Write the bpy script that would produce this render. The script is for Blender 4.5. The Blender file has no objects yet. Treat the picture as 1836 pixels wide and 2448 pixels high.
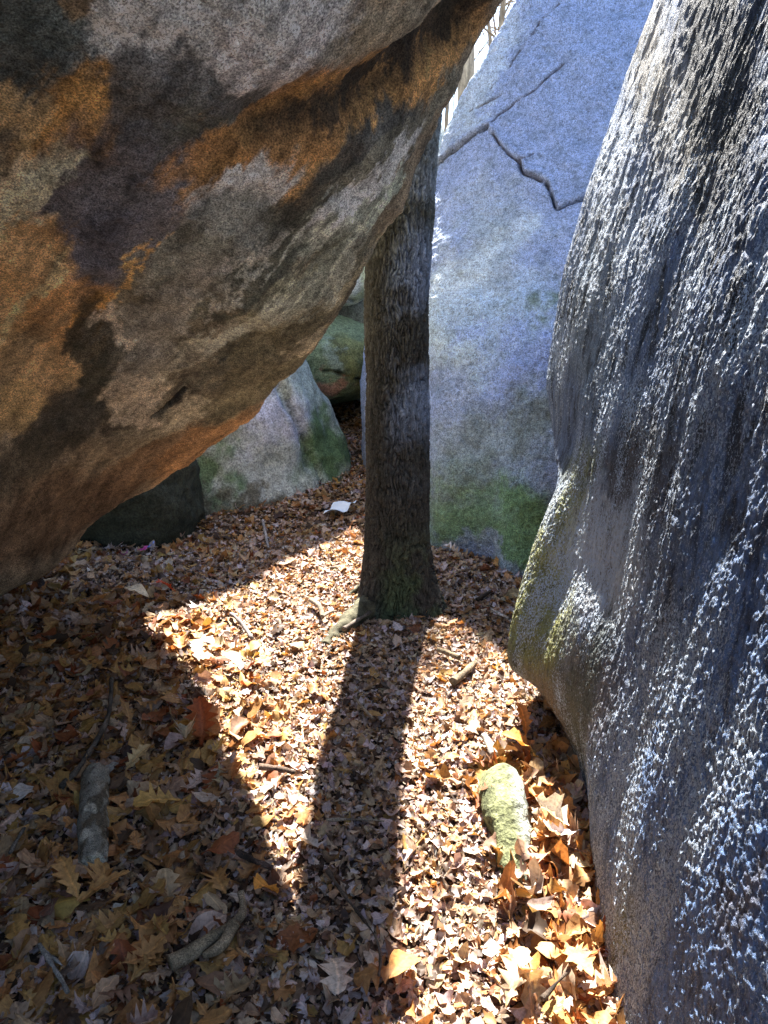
import bpy, math, random
import numpy as np

random.seed(7)
rng = np.random.default_rng(11)
C = bpy.context.scene.collection

# ------------------------------------------------------------------ camera
H_CAM, PITCH, F = 1.55, math.radians(18.0), 1781.0
CAM = np.array([0.0, 0.0, H_CAM])
FW = np.array([0, math.cos(PITCH), -math.sin(PITCH)])
UP = np.array([0, math.sin(PITCH), math.cos(PITCH)])


def P(px, py, Y):
    """the point of the place that stands Y metres in front, seen at photo position px, py"""
    d = FW + np.array([1.0, 0, 0]) * (px - 918) / F + UP * (1224 - py) / F
    return CAM + d * (Y / d[1])


def proj(V):
    q = V - CAM
    dep = q @ FW
    dep = np.where(dep < 0.05, 0.05, dep)
    return 918 + F * q[:, 0] / dep, 1224 - F * (q @ UP) / dep, q @ FW


K = 1836 / 1659.0      # working scale of the measurements

# ------------------------------------------------------------------ noise
_perm = np.random.default_rng(5).permutation(256)
_perm = np.concatenate([_perm, _perm, _perm])
_grad = np.random.default_rng(6).normal(size=(256, 3))
_grad /= np.linalg.norm(_grad, axis=1)[:, None]


def pn(V, s=1.0, seed=0):
    p = np.asarray(V, float) * s + seed * 17.37
    i = np.floor(p).astype(int)
    f = p - i
    u = f * f * f * (f * (f * 6 - 15) + 10)
    i &= 255
    out = 0
    for dx in (0, 1):
        wx = u[:, 0] if dx else 1 - u[:, 0]
        for dy in (0, 1):
            wy = u[:, 1] if dy else 1 - u[:, 1]
            for dz in (0, 1):
                wz = u[:, 2] if dz else 1 - u[:, 2]
                h = _perm[(_perm[(_perm[(i[:, 0] + dx) & 255] + i[:, 1] + dy) & 255] + i[:, 2] + dz) & 255]
                g = _grad[h]
                out = out + wx * wy * wz * (g[:, 0] * (f[:, 0] - dx) + g[:, 1] * (f[:, 1] - dy) + g[:, 2] * (f[:, 2] - dz))
    return out * 1.6


def fbm(V, s, octv=4, seed=0, gain=.5):
    a, o = 1.0, 0
    for k in range(octv):
        o = o + a * pn(V, s * 2.03 ** k, seed + k)
        a *= gain
    return o


def sstep(a, b, x):
    t = np.clip((x - a) / (b - a), 0, 1)
    return t * t * (3 - 2 * t)


# ------------------------------------------------------------------ ground
def ground_z(x, y):
    x = np.asarray(x, float); y = np.asarray(y, float)
    Q = np.stack([x.ravel(), y.ravel(), 0 * x.ravel()], 1)
    n = (fbm(Q, .9, 3, 40) * .035 + fbm(Q, 3.5, 2, 44) * .012).reshape(x.shape)
    t = y - 4.3
    rise = .15 * np.where(t > 6, 6 + 0 * t, np.logaddexp(0, np.minimum(t, 6) * 3) / 3)
    left = .10 * sstep(-.9, -2.6, x)
    near = np.exp(-((x) ** 2 + (y - 4) ** 2) / 60.0)
    return n * near + rise + left


# ------------------------------------------------------------------ objects
def tag(o, label=None, cat=None, group=None, kind=None):
    if label: o['label'] = label
    if cat: o['category'] = cat
    if group: o['group'] = group
    if kind: o['kind'] = kind
    return o


def empty(name, loc, label, cat, group=None):
    o = bpy.data.objects.new(name, None)
    o.empty_display_size = .1
    o.location = [float(v) for v in loc]
    C.objects.link(o)
    return tag(o, label, cat, group)


def mesh_np(name, V, faces, mat, parent=None, origin=None, smooth=True, attrs=None, uv=None):
    """faces: (n,3) or (n,4) integer array, or a list of such arrays"""
    V = np.asarray(V, float)
    if not isinstance(faces, list): faces = [faces]
    if parent is not None: origin = np.array(parent.location)
    if origin is None: origin = np.array([V[:, 0].mean(), V[:, 1].mean(), V[:, 2].min()])
    me = bpy.data.meshes.new(name)
    me.vertices.add(len(V))
    me.vertices.foreach_set('co', (V - origin).astype(np.float32).ravel())
    loops = np.concatenate([f.ravel() for f in faces]).astype(np.int32)
    sizes = np.concatenate([np.full(len(f), f.shape[1]) for f in faces])
    starts = np.concatenate([[0], np.cumsum(sizes)[:-1]]).astype(np.int32)
    me.loops.add(len(loops))
    me.loops.foreach_set('vertex_index', loops)
    me.polygons.add(len(sizes))
    me.polygons.foreach_set('loop_start', starts)
    if smooth: me.polygons.foreach_set('use_smooth', np.ones(len(sizes), bool))
    me.update(calc_edges=True)
    for k, a in (attrs or {}).items():
        at = me.attributes.new(k, 'FLOAT_COLOR', 'POINT')
        c = np.ones((len(V), 4), np.float32); c[:, :3] = a
        at.data.foreach_set('color', c.ravel())
    if uv is not None:
        l = me.uv_layers.new(name='leaf')
        l.data.foreach_set('uv', uv[loops].astype(np.float32).ravel())
    if mat: me.materials.append(mat)
    o = bpy.data.objects.new(name, me)
    C.objects.link(o)
    if parent is not None: o.parent = parent
    else: o.location = [float(v) for v in origin]
    return o


# ------------------------------------------------------------------ materials
def newmat(name):
    m = bpy.data.materials.new(name); m.use_nodes = True
    nt = m.node_tree
    for n in list(nt.nodes): nt.nodes.remove(n)
    out = nt.nodes.new('ShaderNodeOutputMaterial')
    b = nt.nodes.new('ShaderNodeBsdfPrincipled')
    nt.links.new(b.outputs[0], out.inputs[0])
    return m, nt, b, out


def N(nt, t, **kw):
    n = nt.nodes.new(t)
    for k, v in kw.items():
        if k in n.inputs.keys() if isinstance(k, str) else False: n.inputs[k].default_value = v
        else: setattr(n, k, v)
    return n


def ramp(nt, src, stops):
    r = nt.nodes.new('ShaderNodeValToRGB')
    e = r.color_ramp.elements
    while len(e) > 1: e.remove(e[-1])
    e[0].position = stops[0][0]; e[0].color = (*stops[0][1], 1)
    for p_, c_ in stops[1:]:
        q = e.new(p_); q.color = (*c_, 1)
    nt.links.new(src, r.inputs[0])
    return r.outputs[0]


def mixc(nt, a, b, fac, mode='MIX'):
    m = nt.nodes.new('ShaderNodeMix'); m.data_type = 'RGBA'; m.blend_type = mode
    for s, v in ((m.inputs[6], a), (m.inputs[7], b), (m.inputs[0], fac)):
        if isinstance(v, bpy.types.NodeSocket): nt.links.new(v, s)
        elif isinstance(v, (int, float)): s.default_value = v
        else: s.default_value = (*v, 1)
    return m.outputs[2]


def noise(nt, vec, scale, detail=4, rough=.6, dist=0):
    n = nt.nodes.new('ShaderNodeTexNoise')
    n.inputs['Scale'].default_value = scale; n.inputs['Detail'].default_value = detail
    n.inputs['Roughness'].default_value = rough; n.inputs['Distortion'].default_value = dist
    nt.links.new(vec, n.inputs['Vector'])
    return n.outputs['Fac']


def stretch(nt, s, rot=(0, 0, 0)):
    tc = nt.nodes.new('ShaderNodeTexCoord'); mp = nt.nodes.new('ShaderNodeMapping')
    mp.inputs['Scale'].default_value = s; mp.inputs['Rotation'].default_value = rot
    nt.links.new(tc.outputs['Object'], mp.inputs['Vector'])
    return mp.outputs[0]


def rock_mat(name, grain=170, grain2=45, lo=.55, hi=1.5, bump=.5, bump2=.35, rough=.8, spec=.3,
             st=(1, 1, 1), rot=(0, 0, 0), glint=0.0, dist1=.004, dist2=.012):
    m, nt, b, out = newmat(name)
    at = nt.nodes.new('ShaderNodeAttribute'); at.attribute_name = 'stain'
    v = stretch(nt, st, rot)
    n1 = noise(nt, v, grain, 3, .7)
    n2 = noise(nt, v, grain2, 5, .65); n3 = noise(nt, v, grain2 * .22, 6, .7)
    g1 = ramp(nt, n1, [(.34, (lo, lo, lo)), (.5, (1, 1, 1)), (.66, (hi, hi, hi * .98))])
    g2 = ramp(nt, n2, [(.33, (.62, .62, .60)), (.5, (1, 1, 1)), (.68, (1.28, 1.26, 1.22))])
    c = mixc(nt, at.outputs['Color'], g1, 1.0, 'MULTIPLY')
    c = mixc(nt, c, g2, 1.0, 'MULTIPLY')
    c = mixc(nt, c, ramp(nt, n3, [(.34, (.74, .75, .72)), (.5, (1, 1, 1)), (.66, (1.16, 1.15, 1.13))]), 1.0, 'MULTIPLY')
    vo = nt.nodes.new('ShaderNodeTexVoronoi'); vo.inputs['Scale'].default_value = grain * .55
    nt.links.new(v, vo.inputs['Vector'])
    dk = ramp(nt, vo.outputs['Distance'], [(.0, (.35, .35, .35)), (.22, (1, 1, 1))])
    c = mixc(nt, c, dk, .7, 'MULTIPLY')
    nt.links.new(c, b.inputs['Base Color'])
    b.inputs['Roughness'].default_value = rough
    b.inputs['Specular IOR Level'].default_value = spec
    b1 = N(nt, 'ShaderNodeBump'); b1.inputs['Strength'].default_value = bump; b1.inputs['Distance'].default_value = dist1
    b2 = N(nt, 'ShaderNodeBump'); b2.inputs['Strength'].default_value = bump2; b2.inputs['Distance'].default_value = dist2
    nt.links.new(n1, b1.inputs['Height']); nt.links.new(n2, b2.inputs['Height'])
    nt.links.new(b2.outputs[0], b1.inputs['Normal']); nt.links.new(b1.outputs[0], b.inputs['Normal'])
    if glint:                                     # mica and quartz grains shine
        r = ramp(nt, n1, [(.5, (rough,) * 3), (.62, (glint,) * 3)])
        nt.links.new(r, b.inputs['Roughness'])
    return m


def wall_mat():
    m, nt, b, out = newmat('ridged_granite')
    at = nt.nodes.new('ShaderNodeAttribute'); at.attribute_name = 'stain'
    cr_ = nt.nodes.new('ShaderNodeAttribute'); cr_.attribute_name = 'crust'
    v = stretch(nt, (1, 1, .62)); v2 = stretch(nt, (1, 1, .2))
    nf = noise(nt, v, 210, 3, .75, .6)          # crystal flecks, whitened to paint in sun sparkle
    nd = noise(nt, v, 105, 4, .75, .4)            # dark pits
    ns = noise(nt, v2, 60, 4, .65)              # runs down the face
    ad = N(nt, 'ShaderNodeMath', operation='MULTIPLY_ADD'); nt.links.new(cr_.outputs['Fac'], ad.inputs[0]); ad.inputs[1].default_value = .17
    nt.links.new(nf, ad.inputs[2])
    mask = ramp(nt, ad.outputs[0], [(.61, (0, 0, 0)), (.68, (1, 1, 1))])
    pit = ramp(nt, nd, [(.30, (.08, .08, .09)), (.42, (.9, .9, .9)), (.62, (1.25, 1.25, 1.25))])
    run = ramp(nt, ns, [(.33, (.35, .35, .37)), (.5, (1, 1, 1)), (.7, (1.3, 1.3, 1.32))])
    c = mixc(nt, at.outputs['Color'], pit, 1.0, 'MULTIPLY')
    c = mixc(nt, c, run, 1.0, 'MULTIPLY')
    c = mixc(nt, c, (.72, .83, .98), mask)
    nt.links.new(c, b.inputs['Base Color'])
    b.inputs['Roughness'].default_value = .6; b.inputs['Specular IOR Level'].default_value = .5
    hs = N(nt, 'ShaderNodeMath', operation='MULTIPLY_ADD'); nt.links.new(mask, hs.inputs[0]); hs.inputs[1].default_value = .5; nt.links.new(nf, hs.inputs[2])
    b2 = N(nt, 'ShaderNodeBump'); b2.inputs['Strength'].default_value = 1; b2.inputs['Distance'].default_value = .03
    nt.links.new(ns, b2.inputs['Height'])
    b3 = N(nt, 'ShaderNodeBump'); b3.inputs['Strength'].default_value = 1; b3.inputs['Distance'].default_value = .011
    nt.links.new(nd, b3.inputs['Height']); nt.links.new(b2.outputs[0], b3.inputs['Normal'])
    b1 = N(nt, 'ShaderNodeBump'); b1.inputs['Strength'].default_value = 1; b1.inputs['Distance'].default_value = .009
    nt.links.new(hs.outputs[0], b1.inputs['Height']); nt.links.new(b3.outputs[0], b1.inputs['Normal'])
    nt.links.new(b1.outputs[0], b.inputs['Normal'])
    return m


M_LEFT = rock_mat('overhang_granite', 210, 55, .30, 1.9, .9, .7, .8, .3, dist1=.006, dist2=.02)
M_WALL = wall_mat()
M_BACK = rock_mat('blue_granite', 150, 48, .45, 1.55, 1.0, 1.0, .8, .3, dist1=.008, dist2=.03)
M_MOSS = rock_mat('mossy_granite', 90, 22, .5, 1.5, .8, .6, .85, .2, dist1=.006, dist2=.02)


# ------------------------------------------------------------------ rock lofts
def cr(Pm, t):
    """Catmull-Rom through rows of Pm (n, ...) at parameters t in [0, n-1]"""
    n = len(Pm)
    i = np.clip(np.floor(t).astype(int), 0, n - 2)
    f = (t - i).reshape(-1, *([1] * (Pm.ndim - 1)))
    g = lambda k: Pm[np.clip(k, 0, n - 1)]
    p0, p1, p2, p3 = g(i - 1), g(i), g(i + 1), g(i + 2)
    return .5 * (2 * p1 + (p2 - p0) * f + (2 * p0 - 5 * p1 + 4 * p2 - p3) * f ** 2 + (3 * p1 - p0 - 3 * p2 + p3) * f ** 3)


class Rock:
    def __init__(self, ctrl, tu, tv):
        """ctrl (U, V, 3), closed along V, capped along U"""
        ctrl = np.asarray(ctrl, float)
        c0, c1 = ctrl[0].mean(0), ctrl[-1].mean(0)
        ctrl = np.concatenate([np.repeat(c0[None, None], ctrl.shape[1], 1), ctrl, np.repeat(c1[None, None], ctrl.shape[1], 1)])
        per = np.concatenate([ctrl[:, -1:], ctrl, ctrl[:, :3]], 1)       # index shift of one
        A = cr(ctrl, tu) if False else cr(per, np.asarray(tu))
        A = np.swapaxes(cr(np.swapaxes(A, 0, 1), np.asarray(tv) + 1), 0, 1)
        self.nu, self.nv = A.shape[:2]
        self.G = A
        self.stain = None; self.crust = None

    @property
    def V(self): return self.G.reshape(-1, 3)

    def normals(self):
        G = self.G
        du = np.gradient(G, axis=0)
        dv = np.roll(G, -1, 1) - np.roll(G, 1, 1)
        n = np.cross(du, dv)
        l = np.linalg.norm(n, axis=2, keepdims=True); l[l == 0] = 1
        n = n / l
        c = G.reshape(-1, 3).mean(0)
        if ((G - c) * n).sum(2).mean() < 0: n = -n
        return n.reshape(-1, 3)

    def displace(self, h, smooth=False):
        if not hasattr(self, 'bn'): self.bn = self.normals()
        n = self.bn if smooth else self.normals()
        self.G = (self.V + n * h[:, None]).reshape(self.G.shape)

    def prep(self):
        self.nrm = self.normals()
        self.px, self.py, self.dep = proj(self.V)
        self.front = ((self.V - CAM) * self.nrm).sum(1) < 0

    def pick(self, X, Y):
        X, Y = X * K, Y * K
        d = (self.px - X) ** 2 + (self.py - Y) ** 2 + np.where(self.front & (self.dep > .2), 0, 1e9)
        i = np.argmin(d + self.dep * 3)
        return self.V[i]

    def paint(self, base, blobs, warp=.05, wscale=5.0, seed=0, soft=.25, along=None):
        self.prep()
        V = self.V
        if along is not None:
            al_ = np.array(along) / np.linalg.norm(along)
            S_ = V - .72 * (V @ al_)[:, None] * al_
        else: S_ = V
        W = V + np.stack([fbm(S_, wscale, 6, seed + 10 * k, .68) for k in range(3)], 1) * warp
        col = np.empty_like(V); col[:] = base
        for (X, Y, rx, ry, ang, c, s) in blobs:
            a = math.radians(ang)
            c0 = self.pick(X, Y)
            ax = self.pick(X + rx * math.cos(a) * .5, Y - rx * math.sin(a) * .5) - c0
            ay = self.pick(X + ry * math.sin(a) * .5, Y + ry * math.cos(a) * .5) - c0
            ax, ay = ax * 2, ay * 2
            q = W - c0
            g11, g12, g22 = ax @ ax, ax @ ay, ay @ ay
            det = g11 * g22 - g12 * g12
            if det < 1e-10: continue
            qa, qb = q @ ax, q @ ay
            al = (qa * g22 - qb * g12) / det
            be = (qb * g11 - qa * g12) / det
            nn = np.cross(ax, ay); nn /= np.linalg.norm(nn)
            r = np.sqrt(al ** 2 + be ** 2 + ((q @ nn) / (math.sqrt(max(g11, g22)) * 1.2 + .1)) ** 2)
            w = (1 - sstep(1 - soft, 1 + soft, r)) * s
            col = col * (1 - w[:, None]) + np.array(c) * w[:, None]
        self.stain = np.clip(col, .005, .9)
        return self

    def line(self, pts, jit=0, seed=0, n=14):
        self.prep()
        Q = np.array([self.pick(*p) for p in pts])
        Q = cr(Q, np.linspace(0, len(Q) - 1, (len(Q) - 1) * n + 1))
        if jit: Q = Q + np.stack([fbm(Q, 9, 3, seed + k) for k in range(3)], 1) * jit
        return Q

    def dist(self, Q):
        V = self.V
        out = np.full(len(V), 9.0)
        near = np.where((V >= Q.min(0) - .3).all(1) & (V <= Q.max(0) + .3).all(1))[0]
        A, B = Q[:-1], Q[1:]
        D = B - A; L = (D ** 2).sum(1) + 1e-12
        for ch in np.array_split(near, max(1, len(near) // 8000 + 1)):
            if not len(ch): continue
            q = V[ch][:, None] - A[None]
            t = np.clip((q * D).sum(2) / L, 0, 1)
            out[ch] = np.sqrt(((q - t[..., None] * D) ** 2).sum(2)).min(1)
        return out

    def groove(self, pts, width, depth, jit=.01, seed=0, tint=None):
        Q = self.line(pts, jit, seed)
        d = self.dist(Q)
        h = np.exp(-(d / width) ** 2)
        self.displace(-depth * h, True)
        if tint is not None and self.stain is not None:
            w = np.exp(-(d / (width * 1.3)) ** 2)[:, None] * .8
            self.stain = self.stain * (1 - w) + np.array(tint) * w

    def build(self, name, mat, label, cat, group=None):
        nu, nv = self.nu, self.nv
        i = np.arange(nu - 1)[:, None] * nv; j = np.arange(nv)[None]
        a = i + j; b = i + (j + 1) % nv
        f = np.stack([a, b, b + nv, a + nv], 2).reshape(-1, 4)
        V = self.V
        # outward winding
        n = np.cross(V[f[:, 1]] - V[f[:, 0]], V[f[:, 3]] - V[f[:, 0]])
        if ((V[f[:, 0]] - V.mean(0)) * n).sum() < 0: f = f[:, ::-1]
        at = {'stain': self.stain}
        if self.crust is not None: at['crust'] = np.repeat(self.crust[:, None], 3, 1)
        o = mesh_np(name, V, np.ascontiguousarray(f), mat, attrs=at)
        return tag(o, label, cat, group)


def dense(segs):
    out = []
    for a, b, n in segs: out += list(np.linspace(a, b, n, endpoint=False))
    return np.array(out)


ROCKS = []


# ---- the overhanging boulder on the left
def left_boulder():
    rim = [(-500, 1700, 2.4), (-150, 1490, 2.95), (30, 1395, 3.25), (135, 1350, 3.45), (222, 1268, 3.55), (300, 1205, 3.58),
           (387, 1150, 3.52), (470, 1098, 3.4), (531, 1048, 3.3), (600, 990, 3.12), (668, 915, 2.95), (730, 850, 2.8),
           (775, 790, 2.72), (822, 712, 2.65), (861, 642, 2.6), (897, 572, 2.58), (928, 512, 2.56), (960, 440, 2.55),
           (1000, 345, 2.54), (1046, 268, 2.53), (1088, 212, 2.52), (1110, 160, 2.5), (1151, 98, 2.5), (1197, 32, 2.48),
           (1252, -45, 2.45), (1400, -250, 2.35), (1560, -500, 2.1)]
    Ek = np.array([(-900, 900, 1.35), (-800, 100, 1.2), (-500, -500, 1.1), (0, -800, 1.05), (500, -1000, 1.0), (900, -1150, .95)], float)
    n = len(rim)
    rows = []
    for Rw, Ew in (((-1.1, -1.9, -.05), (-.35, -2.0, 2.1)), ((-1.9, -1.0, -.05), (-.75, -1.0, 1.95)), ((-2.4, .1, -.05), (-1.1, -.1, 1.8)), ((-2.45, 1.3, -.05), (-1.2, .5, 1.75))):  # unseen rows left of and behind the camera, added to darken the shaded ground
        Rw, Ew = np.array(Rw), np.array(Ew)
        rows.append([Rw] + [Rw + (Ew - Rw) * f_ + np.array([-.12, 0, .1]) * math.sin(math.pi * f_) for f_ in (.07, .3, .6, 1)] +
                    [Ew + np.array([-.5, -.2, 1.0]), Rw + np.array([-.4, -.5, 3.2]), Rw + np.array([-1.3, -.6, 3.0]), Rw + np.array([-1.4, -.6, 1.3]), Rw + np.array([-.5, -.2, .1])])
    for k, (x, y, Y) in enumerate(rim):
        t = k / (n - 1)
        E = cr(Ek, np.array([t * (len(Ek) - 1)]))[0]
        R = P(x, y, Y)
        row = [R]
        for fr, bulge in ((.07, -.06), (.3, -.10), (.6, -.07), (1.0, 0)):
            px, py = x + (E[0] - x) * fr, y + (E[1] - y) * fr
            yy = Y + (E[2] - Y) * (fr ** .74)
            row.append(P(px, py, yy + bulge))
        Ew = row[-1]
        top = 3.6 + .9 * math.sin(math.pi * t)
        row.append(np.array([Ew[0] - 1.3 + 1.1 * t, .2, max(Ew[2] + .8, 2.6)]))
        row.append(np.array([R[0] - 1.9 + .9 * t, 1.2, top]))
        row.append(np.array([R[0] - 1.6 + .7 * t, Y + .35, max(top - .3, R[2] + 1.5)]))
        row.append(R + np.array([-.75 + .2 * t, .45, .95]))
        row.append(R + np.array([-.16, .12, .20]))
        rows.append(row)
    tu = np.concatenate([dense([(0, 1, 5), (1, 6, 36), (6, 29, 450), (29, 32, 16)]), [32.0]])
    tv = dense([(0, .5, 30), (.5, 4, 330), (4, 9, 40), (9, 10, 24)])
    r = Rock(rows, tu, tv)
    V = r.V
    h = fbm(V, 1.1, 3, 1) * .05 + fbm(V, 4, 4, 3, .55) * .014
    r.displace(h)
    r.displace(fbm(r.V, 38, 4, 8, .65) * .0034)
    blobs = [
        (480, 760, 400, 240, 40, (.15, .125, .085), .9),
        (720, 180, 330, 120, 25, (.22, .15, .08), .9),
        (480, 80, 300, 120, 5, (.50, .46, .48), .95), (620, 170, 170, 90, 10, (.36, .31, .28), .8),
        (260, 40, 120, 70, 0, (.42, .38, .33), .8), (840, 60, 160, 60, 25, (.24, .20, .14), .8),
        (90, 90, 140, 110, 0, (.085, .095, .09), .9), (60, 30, 130, 60, 0, (.10, .11, .10), .9),
        (140, 270, 140, 110, 10, (.34, .19, .06), .95), (40, 250, 60, 60, 0, (.38, .26, .13), .8),
        (330, 240, 110, 110, 0, (.095, .09, .085), .95), (500, 245, 90, 60, 0, (.085, .085, .08), .95),
        (400, 340, 150, 90, 20, (.10, .095, .075), .95), (250, 460, 190, 140, 30, (.12, .105, .105), .95),
        (180, 560, 110, 90, 20, (.11, .10, .11), .9),
        (40, 440, 70, 120, 0, (.42, .31, .20), .9), (60, 600, 90, 120, 0, (.38, .23, .10), .9),
        (60, 780, 120, 150, 0, (.36, .23, .11), .9), (150, 690, 90, 80, 40, (.30, .17, .07), .9),
        (560, 300, 260, 45, 32, (.26, .14, .05), .95), (860, 170, 240, 55, 32, (.36, .20, .07), .95),
        (700, 370, 130, 75, 25, (.36, .21, .08), .95), (660, 300, 200, 50, 30, (.28, .15, .055), .9),
        (420, 420, 90, 35, 48, (.25, .14, .05), .8),
        (500, 435, 140, 58, 25, (.56, .50, .49), .95), (520, 500, 55, 45, 60, (.42, .37, .33), .9),
        (530, 440, 60, 20, 25, (.58, .50, .40), .8),
        (800, 330, 150, 45, 45, (.085, .08, .07), .95), (700, 430, 170, 50, 38, (.075, .07, .055), .95),
        (450, 550, 160, 90, 40, (.15, .14, .11), .9), (600, 560, 160, 60, 45, (.10, .095, .07), .9),
        (560, 530, 80, 10, 32, (.38, .33, .26), .8), (430, 600, 80, 18, 35, (.30, .26, .22), .7),
        (760, 480, 130, 16, 50, (.38, .38, .29), .85), (690, 590, 150, 14, 46, (.34, .32, .23), .8),
        (630, 640, 150, 20, 40, (.26, .24, .16), .8), (820, 440, 110, 9, 56, (.36, .36, .28), .8),
        (720, 620, 150, 12, 48, (.10, .09, .06), .8), (760, 590, 170, 16, 54, (.26, .21, .13), .8),
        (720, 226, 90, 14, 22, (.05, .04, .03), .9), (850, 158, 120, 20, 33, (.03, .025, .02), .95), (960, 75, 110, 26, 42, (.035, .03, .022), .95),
        (50, 430, 110, 34, 60, (.50, .38, .25), .7), (60, 650, 120, 26, 60, (.46, .33, .18), .6), (40, 780, 140, 22, 50, (.16, .12, .07), .6), (90, 560, 120, 16, 55, (.20, .13, .07), .6),
        (470, 640, 180, 13, 42, (.34, .31, .25), .7), (520, 720, 220, 16, 42, (.085, .08, .06), .7), (660, 500, 150, 12, 45, (.33, .31, .25), .7), (400, 780, 160, 14, 42, (.30, .26, .19), .6),
        (330, 20, 120, 30, 10, (.56, .54, .56), .8), (640, 60, 120, 30, 15, (.48, .44, .42), .7),
        (880, 300, 190, 26, 50, (.16, .14, .10), .9), (600, 690, 240, 22, 44, (.33, .31, .24), .8), (820, 390, 170, 12, 54, (.42, .42, .33), .85),
        (560, 640, 200, 16, 40, (.10, .10, .075), .8), (520, 870, 200, 16, 38, (.24, .20, .12), .7), (700, 560, 160, 18, 50, (.12, .12, .09), .7),
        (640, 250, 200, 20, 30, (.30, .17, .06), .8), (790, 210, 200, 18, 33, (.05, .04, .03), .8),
        (330, 760, 90, 60, 50, (.17, .15, .12), .8),
        (270, 612, 120, 12, 45, (.40, .24, .09), .85), (180, 690, 60, 22, 40, (.42, .22, .05), .8),
        (340, 690, 150, 60, 45, (.22, .19, .15), .8), (240, 720, 22, 60, 0, (.38, .30, .22), .9),
        (205, 790, 45, 110, 8, (.05, .045, .03), .95), (140, 900, 90, 60, 40, (.055, .05, .04), .9),
        (60, 990, 110, 45, 30, (.07, .055, .035), .85), (265, 915, 70, 30, 20, (.06, .045, .03), .85),
        (290, 850, 70, 36, 25, (.34, .27, .19), .9), (300, 905, 40, 22, 10, (.30, .24, .17), .9),
        (395, 850, 60, 10, 62, (.05, .04, .03), .8), (400, 900, 55, 34, 40, (.30, .25, .17), .8),
        (560, 800, 160, 60, 42, (.13, .11, .065), .8), (660, 740, 70, 18, 44, (.32, .26, .17), .8),
        (450, 960, 140, 30, 30, (.28, .16, .07), .9), (290, 1020, 200, 40, 30, (.15, .085, .04), .7),
        (120, 1110, 160, 70, 30, (.11, .07, .04), .9), (40, 880, 60, 60, 0, (.30, .20, .09), .8)]
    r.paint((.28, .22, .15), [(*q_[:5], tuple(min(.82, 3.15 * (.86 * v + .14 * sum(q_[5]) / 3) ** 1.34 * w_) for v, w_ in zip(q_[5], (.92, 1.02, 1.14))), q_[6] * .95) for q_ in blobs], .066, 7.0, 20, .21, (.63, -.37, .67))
    V = r.V; al_ = np.array((.63, -.37, .67)); al_ /= np.linalg.norm(al_)
    S_ = V - .86 * (V @ al_)[:, None] * al_
    r.stain = np.clip(r.stain * (1 + .55 * fbm(S_, 14, 4, 31, .6) + .25 * fbm(V, 40, 3, 36, .6))[:, None], .012, .85)
    r.groove([(560, 270), (700, 235), (830, 175), (930, 90), (1010, 20)], .075, .06, .004, 3)
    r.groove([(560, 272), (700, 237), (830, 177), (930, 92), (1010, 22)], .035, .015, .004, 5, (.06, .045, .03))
    r.groove([(325, 905), (370, 870), (398, 840)], .008, .02, .004, 6, (.03, .025, .02))
    return r.build('overhanging_boulder', M_LEFT, 'huge brown and grey boulder leaning over the path from the left, stained orange and black', 'boulder')


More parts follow.
